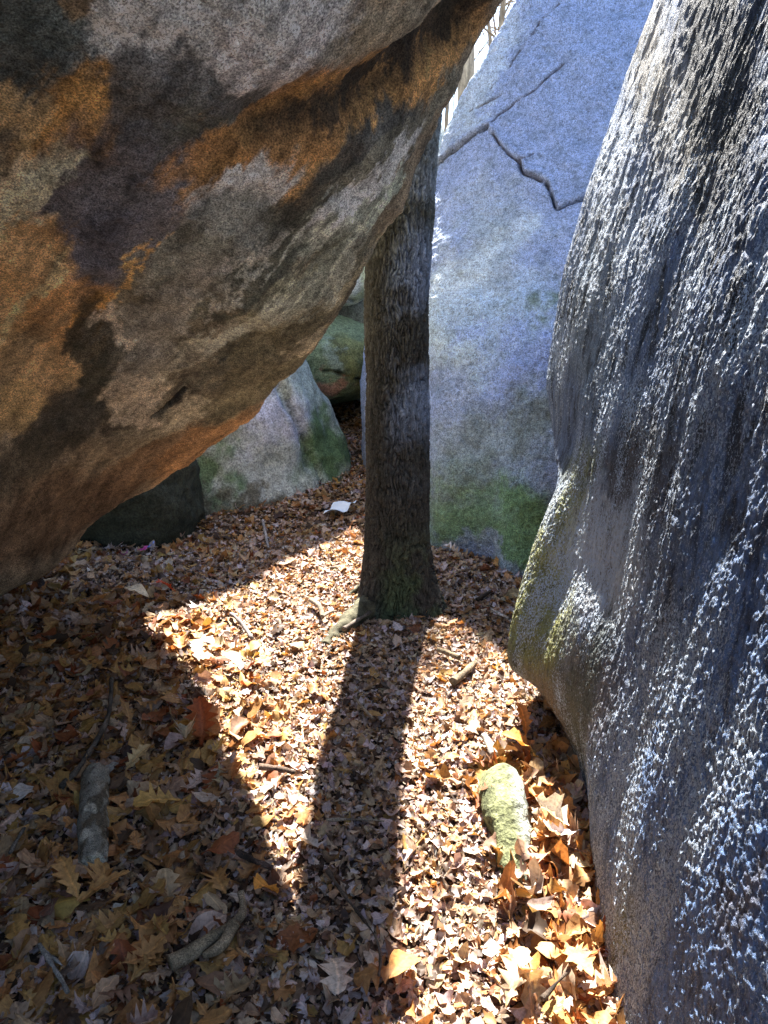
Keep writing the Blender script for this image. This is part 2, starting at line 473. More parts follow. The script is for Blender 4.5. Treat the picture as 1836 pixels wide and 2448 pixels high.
# ---- the ridged rock face on the right
def right_wall():
    Yc = [2.25, 1.9, 1.6, 1.25, .9, .3, -.8]
    #        z     xr   Yr    2.25  1.9   1.6  1.25   .9    .3   -.8
    rows = [(-.25, .62, 2.50, .63, .62, .60, .55, .49, .44, .50),
            (-.02, .63, 2.50, .64, .62, .59, .54, .48, .43, .5),
            (.10, .57, 2.50, .59, .61, .585, .54, .475, .43, .5),
            (.22, .47, 2.40, .50, .585, .575, .54, .47, .42, .5),
            (.36, .475, 2.44, .485, .555, .565, .54, .47, .42, .5),
            (.55, .535, 2.52, .525, .515, .555, .54, .465, .41, .5),
            (.70, .585, 2.56, .555, .52, .545, .54, .46, .41, .5),
            (.86, .640, 2.62, .605, .57, .545, .535, .46, .41, .5),
            (1.02, .615, 2.66, .60, .60, .56, .535, .46, .41, .5),
            (1.18, .588, 2.70, .575, .61, .57, .535, .47, .42, .5),
            (1.38, .60, 2.70, .58, .61, .575, .54, .49, .48, .60),
            (1.58, .625, 2.70, .60, .62, .575, .545, .495, .49, .62),
            (1.96, .722, 2.70, .665, .66, .61, .575, .53, .53, .68),
            (2.35, .845, 2.70, .76, .73, .68, .65, .61, .62, .78),
            (3.0, 1.12, 2.75, 1.0, .96, .92, .88, .86, .88, 1.0),
            (3.7, 1.75, 2.85, 1.7, 1.68, 1.65, 1.62, 1.6, 1.6, 1.7)]
    ctrl = []
    for z, xr, Yr, *xs in rows:
        rimp = np.array([xr, Yr, z])
        if z > .8: rimp = CAM + (rimp - CAM) * (1 + .2 * sstep(.8, 1.05, z))
        row = [tuple(rimp)]
        def plane(y):
            return .452 + .034 * y + .112 * z + .12 * max(z - 1.5, 0) + .06 * max(0, 1 - max(z, 0) / .25) * (1 if y > 1.5 else .2)
        kk = 1 - sstep(.15, .75, z) * 1.0 if z < .8 else 0
        row += [(xs[0] * kk + plane(2.25) * (1 - kk), 2.25, z), ((xs[1] * kk + plane(1.9) * (1 - kk) + .012 * (z > .6)), 1.9, z)]
        row += [(plane(y), y, z) for y in Yc[2:]]
        row += [(2.4, -1.0, z), (3.0, 1.2, z), (2.2, 3.3, z), (rimp[0] + .35, rimp[1] + .28, z)]
        ctrl.append(row)
    nrow = len(rows)
    tu = np.concatenate([dense([(0, 1, 4), (1, nrow - 3, 800), (nrow - 3, nrow - 1, 60), (nrow - 1, nrow + 1, 30)]), [nrow + 1.0]])
    tv = dense([(0, 6.1, 740), (6.1, 7, 20), (7, 11, 24), (11, 12, 24)])
    r = Rock(ctrl, tu, tv)
    V = r.V
    S = V * np.array([1, 1, .13])
    h = fbm(V, 1.6, 3, 60) * .012
    h += pn(V * np.array([1, 1, .28]), 5, 64) * .012
    amp = (.4 + .6 * sstep(.3, 1.6, V[:, 2])) * (.12 + .88 * np.maximum(sstep(.8, 1.6, V[:, 1]), sstep(1.1, 1.7, V[:, 2])))
    h += -np.abs(pn(S, 16, 66)) * .010 * amp
    h += -np.abs(pn(S * np.array([1, 1, 2]), 40, 67)) * .005 * amp
    r.displace(h)
    V = r.V
    r.displace(fbm(V * np.array([1, 1, .5]), 84, 3, 68, .7) * .0026)
    blobs = [
        (1480, 1750, 260, 650, 0, (.17, .29, .56), .95),  # blue painted on the lower face to cancel orange bounce light
        (1215, 1220, 60, 190, -18, (.40, .40, .10), .98), (1165, 1360, 70, 150, 0, (.30, .30, .08), .98),
        (1260, 1010, 40, 60, 0, (.24, .25, .10), .8),
        (1310, 1210, 80, 140, 0, (.74, .78, .82), .95),  # sunlight on the bulge painted in as a pale patch
        (1195, 1540, 55, 100, 25, (.26, .19, .11), .9), (1250, 1520, 35, 160, 0, (.09, .11, .08), .85),
        (1340, 1020, 40, 70, 0, (.10, .075, .055), .8), (1330, 2040, 30, 120, -15, (.24, .24, .12), .9),
        (1545, 120, 85, 330, 8, (.015, .015, .018), .97), (1500, 330, 40, 180, 8, (.04, .04, .042), .7),  # near-black band: shade of the concave part painted in
        (1400, 120, 45, 240, 8, (.42, .36, .24), .7), (1400, 1000, 35, 130, 0, (.09, .075, .06), .7),
        (1280, 700, 60, 220, 0, (.22, .29, .36), .7), (1440, 1300, 50, 160, 0, (.14, .18, .25), .6),
        (1610, 1950, 30, 150, -25, (.22, .15, .09), .5)]
    r.paint((.19, .26, .42), blobs, .05, 7.0, 80, .45)
    V = r.V
    k = fbm(V * np.array([1, 1, .25]), 22, 3, 90)
    up = sstep(.4, 1.5, V[:, 2])
    r.stain = r.stain * (1 - (.25 + .6 * up) * sstep(.15, .5, k))[:, None]         # dark lichen runs
    # where pale crystals crust the face and painted sparkle gathers
    cru = .35 + .75 * fbm(V * np.array([1, 1, .30]), 9, 4, 95, .65)
    for (X, Y, rx, ry, ang, sft) in ((1590, 420, 130, 300, 8, .5), (1350, 620, 110, 420, 5, .25), (1310, 1220, 80, 170, 0, .8), (1480, 1330, 40, 330, 3, .35),
                                     (1340, 1650, 60, 260, -22, .5), (1440, 1650, 50, 260, 0, .35), (1340, 1900, 60, 330, -14, .6), (1400, 1980, 60, 260, -14, .7), (1600, 1600, 60, 160, -25, .55),
                                     (1230, 1200, 60, 150, -15, .4), (1300, 300, 70, 300, 8, .3), (1620, 750, 90, 200, 0, .5),
                                     (1545, 120, 80, 300, 8, -1.3), (1560, 2050, 90, 260, -20, -.6), (1580, 1150, 90, 260, 0, -.3), (1250, 1480, 50, 120, 0, -.5)):
        a = math.radians(ang)
        q0 = r.pick(X, Y); ax = (r.pick(X + rx * .4, Y) - q0) * 2.5; ay = (r.pick(X + ry * .4 * math.sin(a), Y + ry * .4 * math.cos(a)) - q0) * 2.5
        q = V - q0
        M_ = np.stack([ax, ay], 1); co_ = q @ np.linalg.pinv(M_).T
        cru = cru + sft * np.exp(-(co_ ** 2).sum(1) * 1.2 - ((q ** 2).sum(1) - ((co_ @ M_.T) ** 2).sum(1)) * 4)
    r.crust = np.clip(cru, 0, .95)
    return r.build('ridged_boulder', M_WALL, 'tall blue grey rock face close by on the right with glittering vertical ridges', 'boulder')


# ---- the pale blue boulder behind the tree
def back_boulder():
    px_rows = [
        ([(869, 1112, 5.46), (950, 1240, 4.6), (1029, 1322, 4.0), (1162, 1345, 3.85), (1262, 1394, 3.60)], (1.9, 3.3), -.4),
        ([(869, 1112, 5.46), (950, 1240, 4.6), (1029, 1322, 4.0), (1162, 1345, 3.85), (1262, 1394, 3.60)], (1.9, 3.3), 0),
        ([(866, 1010, 5.5), (950, 1100, 4.62), (1029, 1170, 4.03), (1162, 1190, 3.86), (1300, 1220, 3.66)], (2.0, 3.35), 0),
        ([(865, 900, 5.5), (950, 950, 4.75), (1029, 985, 4.15), (1162, 990, 3.98), (1330, 1000, 3.8)], (2.0, 3.5), 0),
        ([(880, 790, 5.5), (952, 790, 4.85), (1040, 790, 4.35), (1180, 790, 4.15), (1345, 790, 4.0)], (2.1, 3.7), 0),
        ([(925, 650, 5.5), (975, 640, 4.95), (1060, 630, 4.6), (1200, 620, 4.4), (1370, 610, 4.25)], (2.2, 3.9), 0),
        ([(985, 505, 5.45), (1030, 500, 5.05), (1110, 500, 4.8), (1230, 490, 4.6), (1400, 480, 4.45)], (2.4, 4.1), 0),
        ([(1044, 400, 5.4), (1085, 390, 5.12), (1160, 380, 4.92), (1270, 370, 4.74), (1430, 360, 4.6)], (2.5, 4.25), 0),
        ([(1086, 290, 5.4), (1120, 285, 5.2), (1195, 280, 5.0), (1310, 275, 4.84), (1470, 270, 4.7)], (2.7, 4.4), 0),
        ([(1140, 180, 5.38), (1172, 178, 5.22), (1250, 175, 5.05), (1360, 170, 4.92), (1510, 165, 4.8)], (2.8, 4.5), 0),
        ([(1192, 90, 5.36), (1225, 88, 5.24), (1305, 85, 5.10), (1410, 80, 5.0), (1560, 75, 4.88)], (2.9, 4.6), 0),
        ([(1246, 0, 5.34), (1280, 0, 5.24), (1360, 0, 5.14), (1470, 0, 5.05), (1620, 0, 4.95)], (3.0, 4.7), 0),
        ([(1400, -230, 5.4), (1440, -230, 5.3), (1520, -230, 5.2), (1640, -230, 5.15), (1780, -230, 5.1)], (3.2, 5.0), 0)]
    ctrl = []
    for pts, (xr, yr), dz in px_rows:
        row = [P(*p) for p in pts]
        z = row[2][2]
        row.append(np.array([xr, yr, z]))
        row.append(np.array([xr + 1.0, yr + 2.2, z]))
        row.append(np.array([row[0][0] + 1.6, 7.2, row[0][2] * .95 + z * .05]))
        row.append(row[0] + np.array([.22, .5, 0]))
        row = [p + np.array([0, 0, dz]) for p in row]
        ctrl.append(row)
    n = len(ctrl)
    tu = np.concatenate([dense([(0, 1, 4), (1, n - 1, 560), (n - 1, n + 1, 30)]), [n + 1.0]])
    tv = dense([(0, 4, 440), (4, 5, 30), (5, 8, 30), (8, 9, 26)])
    r = Rock(ctrl, tu, tv)
    V = r.V
    r.displace(fbm(V, 1.0, 3, 101) * .04 + fbm(V, 5, 4, 105, .55) * .012)
    # slabs of exfoliating rock towards the crest
    r.displace(fbm(r.V, 30, 3, 111, .6) * .004)
    blobs = [
        (1150, 250, 300, 300, 0, (.28, .31, .38), .9),
        (1020, 200, 150, 30, 58, (.50, .52, .52), .8), (1080, 90, 120, 22, 60, (.46, .48, .50), .8),
        (1000, 440, 110, 60, 60, (.36, .38, .42), .7),
        (1040, 590, 150, 90, 40, (.54, .55, .48), .9), (960, 730, 70, 90, 0, (.50, .54, .64), .9),  # middle of the face painted paler and bluer in place of skylight
        (1080, 700, 120, 110, 0, (.385, .45, .478), .9), (1110, 790, 100, 90, 0, (.277, .32, .45), .9),
        (1020, 500, 80, 40, 40, (.30, .32, .29), .6), (1060, 430, 60, 40, 0, (.34, .36, .36), .7),
        (1190, 660, 34, 60, 0, (.13, .16, .10), .9),
        (1060, 950, 160, 80, 10, (.30, .34, .31), .85), (1000, 1060, 90, 60, 0, (.22, .26, .18), .8), (1070, 860, 60, 25, 30, (.20, .22, .24), .6), (1010, 930, 40, 25, 30, (.16, .18, .16), .6), (1110, 560, 40, 60, 60, (.26, .29, .30), .6), (960, 830, 30, 50, 0, (.26, .29, .34), .5),
        (1120, 1130, 70, 100, -30, (.16, .26, .08), .9), (990, 1140, 100, 60, 0, (.18, .27, .11), .9),
        (950, 1080, 50, 40, 0, (.18, .23, .13), .8), (1150, 900, 50, 60, 0, (.18, .20, .16), .7),
        (1050, 1200, 100, 20, 0, (.30, .32, .32), .8)]
    r.paint((.38, .47, .70), [(a, b_, c_, d_, e_, tuple(min(.85, v * w_) for v, w_ in zip(f_, (1.30, 1.46, 1.78))), g_) for a, b_, c_, d_, e_, f_, g_ in blobs], .14, 3.0, 120, .55)
    rust = (.10, .07, .06)
    r.groove([(930, 372), (965, 335), (1005, 305), (1052, 273)], .011, .08, .004, 1, (.02, .02, .02))
    for lip in ([(930, 364), (965, 327), (1005, 297), (1052, 264)], [(1060, 272), (1085, 304), (1124, 336), (1140, 366), (1182, 386), (1200, 436), (1262, 416)]):
        r.groove(lip, .022, -.014, .003, 9)
    r.groove([(1052, 273), (1070, 300), (1085, 318), (1100, 335), (1122, 348)], .006, .03, .006, 2, rust)
    r.groove([(1122, 348), (1128, 372), (1140, 378), (1162, 384), (1182, 396)], .010, .045, .008, 3, rust)
    r.groove([(1182, 396), (1192, 425), (1200, 450), (1225, 441), (1262, 428)], .008, .05, .005, 4, (.03, .03, .03))
    r.groove([(1060, 262), (1100, 232), (1150, 195), (1185, 165), (1216, 138)], .006, .03, .005, 5, rust)
    r.groove([(1015, 240), (1045, 225), (1080, 205)], .006, .02, .006, 6, rust)
    r.groove([(1115, 345), (1130, 340), (1150, 333)], .006, .02, .004, 7, rust)
    r.groove([(1062, 190), (1095, 150), (1130, 95), (1165, 45), (1205, 10)], .006, .018, .015, 8, rust)
    return r.build('pale_boulder', M_BACK, 'massive pale blue cracked boulder behind the tree trunk, green with moss along its foot', 'boulder')


# ---- free standing rocks
def blob_rock(name, mat, base, blobs, c, rad, label, rotz=0, tilt=(0, 0), sq=2.4, amp=.1, seed=0, res=(170, 260), grooves=(), warp=.13, carve=None, group=None):
    nu, nv = res
    th = np.linspace(0, math.pi, nu)[:, None]; ph = np.linspace(0, 2 * math.pi, nv, endpoint=False)[None]
    X = np.sin(th) * np.cos(ph); Y = np.sin(th) * np.sin(ph); Z = np.cos(th) + 0 * ph
    l = (np.abs(X) ** sq + np.abs(Y) ** sq + np.abs(Z) ** sq) ** (-1 / sq)
    G = np.stack([X * l * rad[0], Y * l * rad[1], Z * l * rad[2]], 2)
    Rz = np.array([[math.cos(rotz), -math.sin(rotz), 0], [math.sin(rotz), math.cos(rotz), 0], [0, 0, 1]])
    ax, ay = tilt
    Rx = np.array([[1, 0, 0], [0, math.cos(ax), -math.sin(ax)], [0, math.sin(ax), math.cos(ax)]])
    Ry = np.array([[math.cos(ay), 0, math.sin(ay)], [0, 1, 0], [-math.sin(ay), 0, math.cos(ay)]])
    G = G @ (Rz @ Rx @ Ry).T + np.array(c)
    r = Rock.__new__(Rock); r.G = G; r.nu, r.nv = nu, nv; r.stain = None; r.crust = None
    V = r.V
    s = 1.0 / max(rad)
    r.displace(fbm(V, 1.3 * s, 4, 200 + seed, .5) * amp + fbm(V, 18, 3, 210 + seed) * .004)
    if carve: carve(r)
    r.paint(base, blobs, warp, 4, 230 + seed, .5)
    for g in grooves: r.groove(*g)
    return r.build(name, mat, label, 'boulder', group)


left_boulder()
right_wall()
back_boulder()


def crease(r):
    Q = r.line([(608, 835), (635, 890), (660, 945), (668, 1000)], 0)
    d = r.dist(Q); r.displace(-.08 * np.exp(-(d / .04) ** 2), True)
    Q = r.line([(668, 985), (690, 1020), (700, 1060)], 0)
    d = r.dist(Q); r.displace(-.05 * np.exp(-(d / .02) ** 2), True)


pa = P(600, 1110, 5.35)
blob_rock('mossy_boulder', M_MOSS, (.36, .40, .38),
          [(560, 980, 110, 120, 0, (.42, .46, .46), .9), (600, 890, 50, 60, 0, (.40, .42, .56), .8),
           (430, 1020, 60, 60, 0, (.12, .20, .10), .9), (560, 1090, 150, 30, 0, (.13, .12, .09), .9), (430, 1110, 60, 60, 0, (.10, .10, .07), .8),
           (710, 960, 50, 90, 20, (.10, .17, .07), .95), (670, 830, 50, 50, 0, (.34, .40, .36), .8), (690, 770, 14, 26, 30, (.36, .38, .50), .7)],
          (-1.34, 5.35, .10), (1.06, .85, 1.04), 'rounded grey green boulder left of the trunk with moss along its lower edge',
          rotz=.45, tilt=(.0, -.42), sq=2.4, amp=.09, seed=1, carve=crease, res=(300, 460),
          grooves=(([(600, 820), (635, 890), (660, 945), (668, 1000)], .012, .03, .01, 1, (.05, .06, .04)),))
blob_rock('split_boulder', M_MOSS, (.17, .22, .13),
          [(735, 760, 22, 36, 0, (.03, .05, .05), .95), (770, 790, 30, 60, 0, (.18, .19, .07), .8), (722, 830, 28, 26, -30, (.34, .16, .11), .85),
           (710, 760, 20, 30, 0, (.24, .30, .25), .8)],
          (-.78, 6.7, .80), (.82, .9, .37), 'dark green boulder wedged in the gap left of the trunk with a reddish patch',
          rotz=.1, sq=2.8, amp=.05, seed=2, grooves=(([(700, 802), (735, 808), (785, 822)], .012, .05, .01, 1, (.02, .02, .02)),), res=(220, 340))
blob_rock('block_boulder', M_MOSS, (.52, .54, .34),
          [(755, 660, 22, 60, 0, (.62, .64, .60), .9), (765, 690, 40, 14, 0, (.30, .30, .08), .8)],
          (-.93, 6.95, 2.26), (.93, .9, 1.06), 'pale block shaped boulder resting on the dark green one, high in the gap',
          rotz=.15, sq=4.5, amp=.05, seed=3, grooves=(([(735, 645), (760, 650), (790, 648)], .012, .03, .01, 1, (.05, .05, .05)),), res=(220, 340))
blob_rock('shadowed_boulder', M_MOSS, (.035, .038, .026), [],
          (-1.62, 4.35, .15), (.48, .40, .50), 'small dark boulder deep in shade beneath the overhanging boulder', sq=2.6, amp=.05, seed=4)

blob_rock('tall_boulder', M_MOSS, (.25, .27, .24), [], (-.50, 7.5, 2.5), (1.05, .7, 3.6),  # mostly hidden, added and shaped to shade the ground left of the trunk
          'tall grey boulder added at the back for its shade, almost wholly hidden by the overhanging boulder', tilt=(0, -.37), sq=2.6, amp=.10, seed=5, res=(260, 300))

# ------------------------------------------------------------------ ground sheet
def ground():
    xs = np.unique(np.concatenate([np.linspace(-150, -4, 40), np.linspace(-4, 4, 260), np.linspace(4, 150, 40)]))
    ys = np.unique(np.concatenate([np.linspace(-100, -2, 24), np.linspace(-2, 9, 340), np.linspace(9, 220, 50)]))
    X, Y = np.meshgrid(xs, ys, indexing='ij')
    Z = ground_z(X, Y)
    V = np.stack([X, Y, Z], 2).reshape(-1, 3)
    n, m_ = X.shape
    i = np.arange(n - 1)[:, None] * m_; j = np.arange(m_ - 1)[None]
    a = i + j
    f = np.stack([a, a + m_, a + m_ + 1, a + 1], 2).reshape(-1, 4)
    m, nt, b, out = newmat('forest_soil')
    v = stretch(nt, (1, 1, 1))
    n1 = noise(nt, v, 60, 5, .7); n2 = noise(nt, v, 9, 4, .6)
    c = ramp(nt, n1, [(.3, (.02, .013, .008)), (.5, (.06, .036, .02)), (.62, (.13, .08, .045)), (.72, (.22, .15, .10))])
    c = mixc(nt, c, ramp(nt, n2, [(.35, (.6, .6, .6)), (.65, (1.2, 1.15, 1.1))]), 1.0, 'MULTIPLY')
    nt.links.new(c, b.inputs['Base Color']); b.inputs['Roughness'].default_value = .95
    bp = N(nt, 'ShaderNodeBump'); bp.inputs['Strength'].default_value = .8; bp.inputs['Distance'].default_value = .02
    nt.links.new(n1, bp.inputs['Height']); nt.links.new(bp.outputs[0], b.inputs['Normal'])
    o = mesh_np('ground', V, f, m, origin=np.zeros(3))
    tag(o, 'dark forest soil under the fallen leaves', 'ground', kind='structure')


ground()

# ------------------------------------------------------------------ leaves
m, nt, b, out = newmat('dry_leaf')
at = nt.nodes.new('ShaderNodeAttribute'); at.attribute_name = 'tint'
uvn = nt.nodes.new('ShaderNodeUVMap'); uvn.uv_map = 'leaf'
sp = nt.nodes.new('ShaderNodeSeparateXYZ'); nt.links.new(uvn.outputs[0], sp.inputs[0])
ab = N(nt, 'ShaderNodeMath', operation='ABSOLUTE'); nt.links.new(sp.outputs[0], ab.inputs[0])
rib = ramp(nt, ab.outputs[0], [(0, (1.35, 1.3, 1.2)), (.035, (.85, .85, .85)), (.08, (1, 1, 1))])
vv = N(nt, 'ShaderNodeMath', operation='MULTIPLY_ADD'); nt.links.new(ab.outputs[0], vv.inputs[0]); vv.inputs[1].default_value = -.8
nt.links.new(sp.outputs[1], vv.inputs[2])
wv = N(nt, 'ShaderNodeMath', operation='MULTIPLY'); nt.links.new(vv.outputs[0], wv.inputs[0]); wv.inputs[1].default_value = 44
sn = N(nt, 'ShaderNodeMath', operation='SINE'); nt.links.new(wv.outputs[0], sn.inputs[0])
veins = ramp(nt, sn.outputs[0], [(.0, (1, 1, 1)), (.86, (1, 1, 1)), (1, (1.18, 1.15, 1.1))])
tc = nt.nodes.new('ShaderNodeTexCoord')
nz = noise(nt, tc.outputs['Object'], 90, 4, .65)
mott = ramp(nt, nz, [(.3, (.62, .55, .5)), (.5, (1, 1, 1)), (.7, (1.2, 1.2, 1.2))])
c = mixc(nt, at.outputs['Color'], rib, 1.0, 'MULTIPLY')
c = mixc(nt, c, veins, 1.0, 'MULTIPLY')
c = mixc(nt, c, mott, 1.0, 'MULTIPLY')
nt.links.new(c, b.inputs['Base Color'])
b.inputs['Roughness'].default_value = .6; b.inputs['Specular IOR Level'].default_value = .35
tr = nt.nodes.new('ShaderNodeBsdfTranslucent')
tcol = mixc(nt, c, (1.15, .75, .4), 1.0, 'MULTIPLY'); nt.links.new(tcol, tr.inputs[0])
mx = nt.nodes.new('ShaderNodeMixShader'); mx.inputs[0].default_value = .25
nt.links.new(b.outputs[0], mx.inputs[1]); nt.links.new(tr.outputs[0], mx.inputs[2]); nt.links.new(mx.outputs[0], out.inputs[0])
M_LEAF = m


def template(half, ribs=9):
    """half outline [(y, w)] from stem to tip -> midrib, left and right rows"""
    half = np.array(half)
    n = len(half)
    mid = np.stack([np.zeros(n), half[:, 2] if half.shape[1] > 2 else half[:, 0]], 1)
    L = np.stack([-half[:, 1], half[:, 0]], 1); R = np.stack([half[:, 1], half[:, 0]], 1)
    Lm, Rm = (L + mid) / 2, (R + mid) / 2
    V = np.concatenate([L, Lm, mid, Rm, R])
    f = []
    for s in range(4):
        for k in range(n - 1):
            a = s * n + k
            f.append((a, a + n, a + n + 1, a + 1))
    return V, np.array(f)


RED = [(0, .012, 0), (.14, .05, .10), (.22, .13, .18), (.29, .08, .25), (.42, .20, .34), (.46, .10, .43), (.62, .23, .53), (.65, .11, .61),
       (.80, .18, .74), (.83, .09, .80), (.93, .08, .90), (1.0, .01, .98)]
WHITE = [(0, .012, 0), (.15, .06, .12), (.25, .18, .2), (.32, .09, .28), (.45, .27, .4), (.5, .10, .48), (.64, .32, .58), (.68, .13, .66),
         (.82, .26, .78), (.86, .15, .85), (.96, .12, .93), (1.0, .02, .99)]
OVAL = [(0, .012, 0), (.1, .12, .1), (.25, .22, .25), (.42, .27, .42), (.6, .25, .6), (.78, .17, .78), (.92, .07, .92), (1, .005, 1)]
CHEST = [(0, .01, 0), (.14, .13, .12), (.3, .27, .28), (.36, .23, .36), (.5, .33, .48), (.56, .27, .56), (.7, .29, .68), (.78, .17, .78), (.9, .12, .9), (1, .01, 1)]
FRAG = [(0, .16, .02), (.3, .34, .2), (.55, .18, .55), (.8, .30, .75), (1, .08, 1)]
FRAG2 = [(0, .05, 0), (.4, .22, .45), (.7, .34, .65), (1, .2, .9)]
TEMPL = [template(t) for t in (RED, WHITE, OVAL, CHEST, FRAG, FRAG2)]
PAL = .78 * np.array([(.50, .34, .20), (.56, .42, .28), (.50, .27, .10), (.58, .45, .37), (.57, .47, .45), (.22, .13, .08), (.09, .055, .035),
                (.30, .10, .035), (.50, .31, .10), (.63, .55, .54)])


def leaf_batch(ti, pos, size, yaw, tilt, tdir, curl, fold, tint, warp=1.0):
    T, F_ = TEMPL[ti]
    n, k = len(pos), len(T)
    X = np.repeat(T[None, :, 0], n, 0); Y = np.repeat(T[None, :, 1] - .5, n, 0)
    asym = rng.normal(0, .10, (n, 1))
    X = X * (1 + asym * np.sign(X)) * rng.uniform(.8, 1.2, (n, 1)) + rng.normal(0, .014, (n, k)) * warp
    Yo = Y + rng.normal(0, .012, (n, k)) * warp
    Z = curl[:, :1] * (X ** 2) * 2.2 + curl[:, 1:2] * (Yo ** 2) * 1.1 + fold[:, None] * np.abs(X) + curl[:, 2:3] * X * Yo * 2
    Z = Z + rng.normal(0, .022, (n, k)) * warp
    Z += .05 * np.sin(Yo * 16 + rng.uniform(0, 6, (n, 1))) * np.abs(X) * 3
    bend = rng.normal(0, .25, (n, 1)); Xb = X + bend * (Yo ** 2)
    L = np.stack([Xb, Yo, Z], 2) * size[:, None, None]
    # tilt about an axis in the plane, then yaw
    ct, s_ = np.cos(tilt)[:, None], np.sin(tilt)[:, None]
    ax = np.stack([np.cos(tdir), np.sin(tdir), 0 * tdir], 1)[:, None]
    dot = (L * ax).sum(2, keepdims=True)
    L = L * ct[..., None] + np.cross(np.broadcast_to(ax, L.shape), L) * s_[..., None] + ax * dot * (1 - ct[..., None])
    cy, sy = np.cos(yaw)[:, None], np.sin(yaw)[:, None]
    W = np.stack([L[..., 0] * cy - L[..., 1] * sy, L[..., 0] * sy + L[..., 1] * cy, L[..., 2]], 2) + pos[:, None]
    f = (F_[None] + (np.arange(n) * k)[:, None, None]).reshape(-1, 4)
    uv = np.stack([np.repeat(T[None, :, 0], n, 0), np.repeat(T[None, :, 1], n, 0)], 2).reshape(-1, 2)
    col = np.repeat(tint[:, None], k, 1).reshape(-1, 3)
    return W.reshape(-1, 3), f, uv, col


def litter():
    Vs, Fs, Us, Cs = [], [], [], []
    off = 0

    def scatter(n, x0, x1, y0, y1, types, smin, smax, prob, zmax, tl, orange=.0, cl=.75):
        nonlocal off
        x = rng.uniform(x0, x1, n); y = rng.uniform(y0, y1, n)
        k = rng.uniform(size=n) < prob(x, y)
        px, py, d = proj(np.stack([x, y, 0 * x], 1))
        k &= (px > -500) & (px < 2300) & (py < 3100)
        x, y = x[k], y[k]; n = len(x)
        z = ground_z(x, y) + .004 + rng.uniform(0, zmax, n)
        ty = rng.choice(types, n)
        for t in set(types):
            q = ty == t; m = q.sum()
            if not m: continue
            w = np.array([1.3, 1.2, 1.0, 1.0, .8, 1.0, .8, .22, .45, .6])
            w = w + orange * 1.25 * np.array([.3, .3, 2.4, .2, -.4, .3, -.2, .8, 1.4, -.3]); w = np.maximum(w, .03); w /= w.sum()
            tint = PAL[rng.choice(len(PAL), m, p=w)] * rng.uniform(.75, 1.2, (m, 1)) * rng.normal(1, .04, (m, 3))
            a = leaf_batch(t, np.stack([x[q], y[q], z[q]], 1), rng.uniform(smin, smax, m), rng.uniform(0, 6.283, m),
                           np.abs(rng.normal(0, tl, m)), rng.uniform(0, 6.283, m), rng.normal(0, cl, (m, 3)), rng.normal(0, .25, m), np.clip(tint, .01, .8))
            Vs.append(a[0]); Fs.append(a[1] + off); Us.append(a[2]); Cs.append(a[3]); off += len(a[0])

    path = lambda x, y: sstep(-.55, -.25, x + .06 * np.sin(y * 4) + .45 * sstep(2.4, 3.3, y)) * (1 - sstep(.36, .52, x - .18 * sstep(1.7, 2.3, y)))
    whole = lambda x, y: 1 - path(x, y)
    one = lambda x, y: np.ones_like(x)
    # crumbs and trodden pieces everywhere
    scatter(60000, -2.3, 1.2, .8, 4.2, [4, 5, 2], .014, .04, one, .012, .38, -.15)
    scatter(15000, -1.0, 1.0, .8, 4.2, [4, 5, 2, 3, 0], .022, .055, path, .018, .36, -.25)
    scatter(5200, -2.6, 1.1, .7, 4.4, [0, 1, 1, 2, 3, 4, 4], .05, .085, lambda x, y: .10 + .9 * whole(x, y), .028, .42, 1.0)
    scatter(5200, -2.4, .9, .7, 3.4, [0, 1, 1, 2, 3], .075, .12, lambda x, y: .035 + .8 * whole(x, y), .04, .40, 1.2, .6)
    scatter(1200, .30, 1.0, .8, 2.1, [1, 1, 0, 3, 2, 4], .05, .11, one, .05, .6, 1.1, 1.0)
    # behind the tree and up the slope
    scatter(42000, -2.6, 1.4, 4.0, 8.2, [4, 5, 2], .018, .042, one, .02, .4)
    scatter(5500, -3.2, 1.4, 3.6, 8.2, [0, 1, 3, 4], .05, .09, one, .03, .45, .0)
    scatter(4000, -3.4, -1.6, 2.6, 7.5, [0, 1, 2, 3], .06, .11, one, .04, .45, .6)
    V = np.concatenate(Vs); Fa = np.concatenate(Fs); U = np.concatenate(Us); Cc = np.concatenate(Cs)
    o = mesh_np('leaf_litter', V, Fa, M_LEAF, origin=np.zeros(3), attrs={'tint': Cc}, uv=U)
    tag(o, 'thick carpet of dry brown oak leaves and crumbled leaf pieces covering the path', 'leaf litter', kind='stuff')


litter()

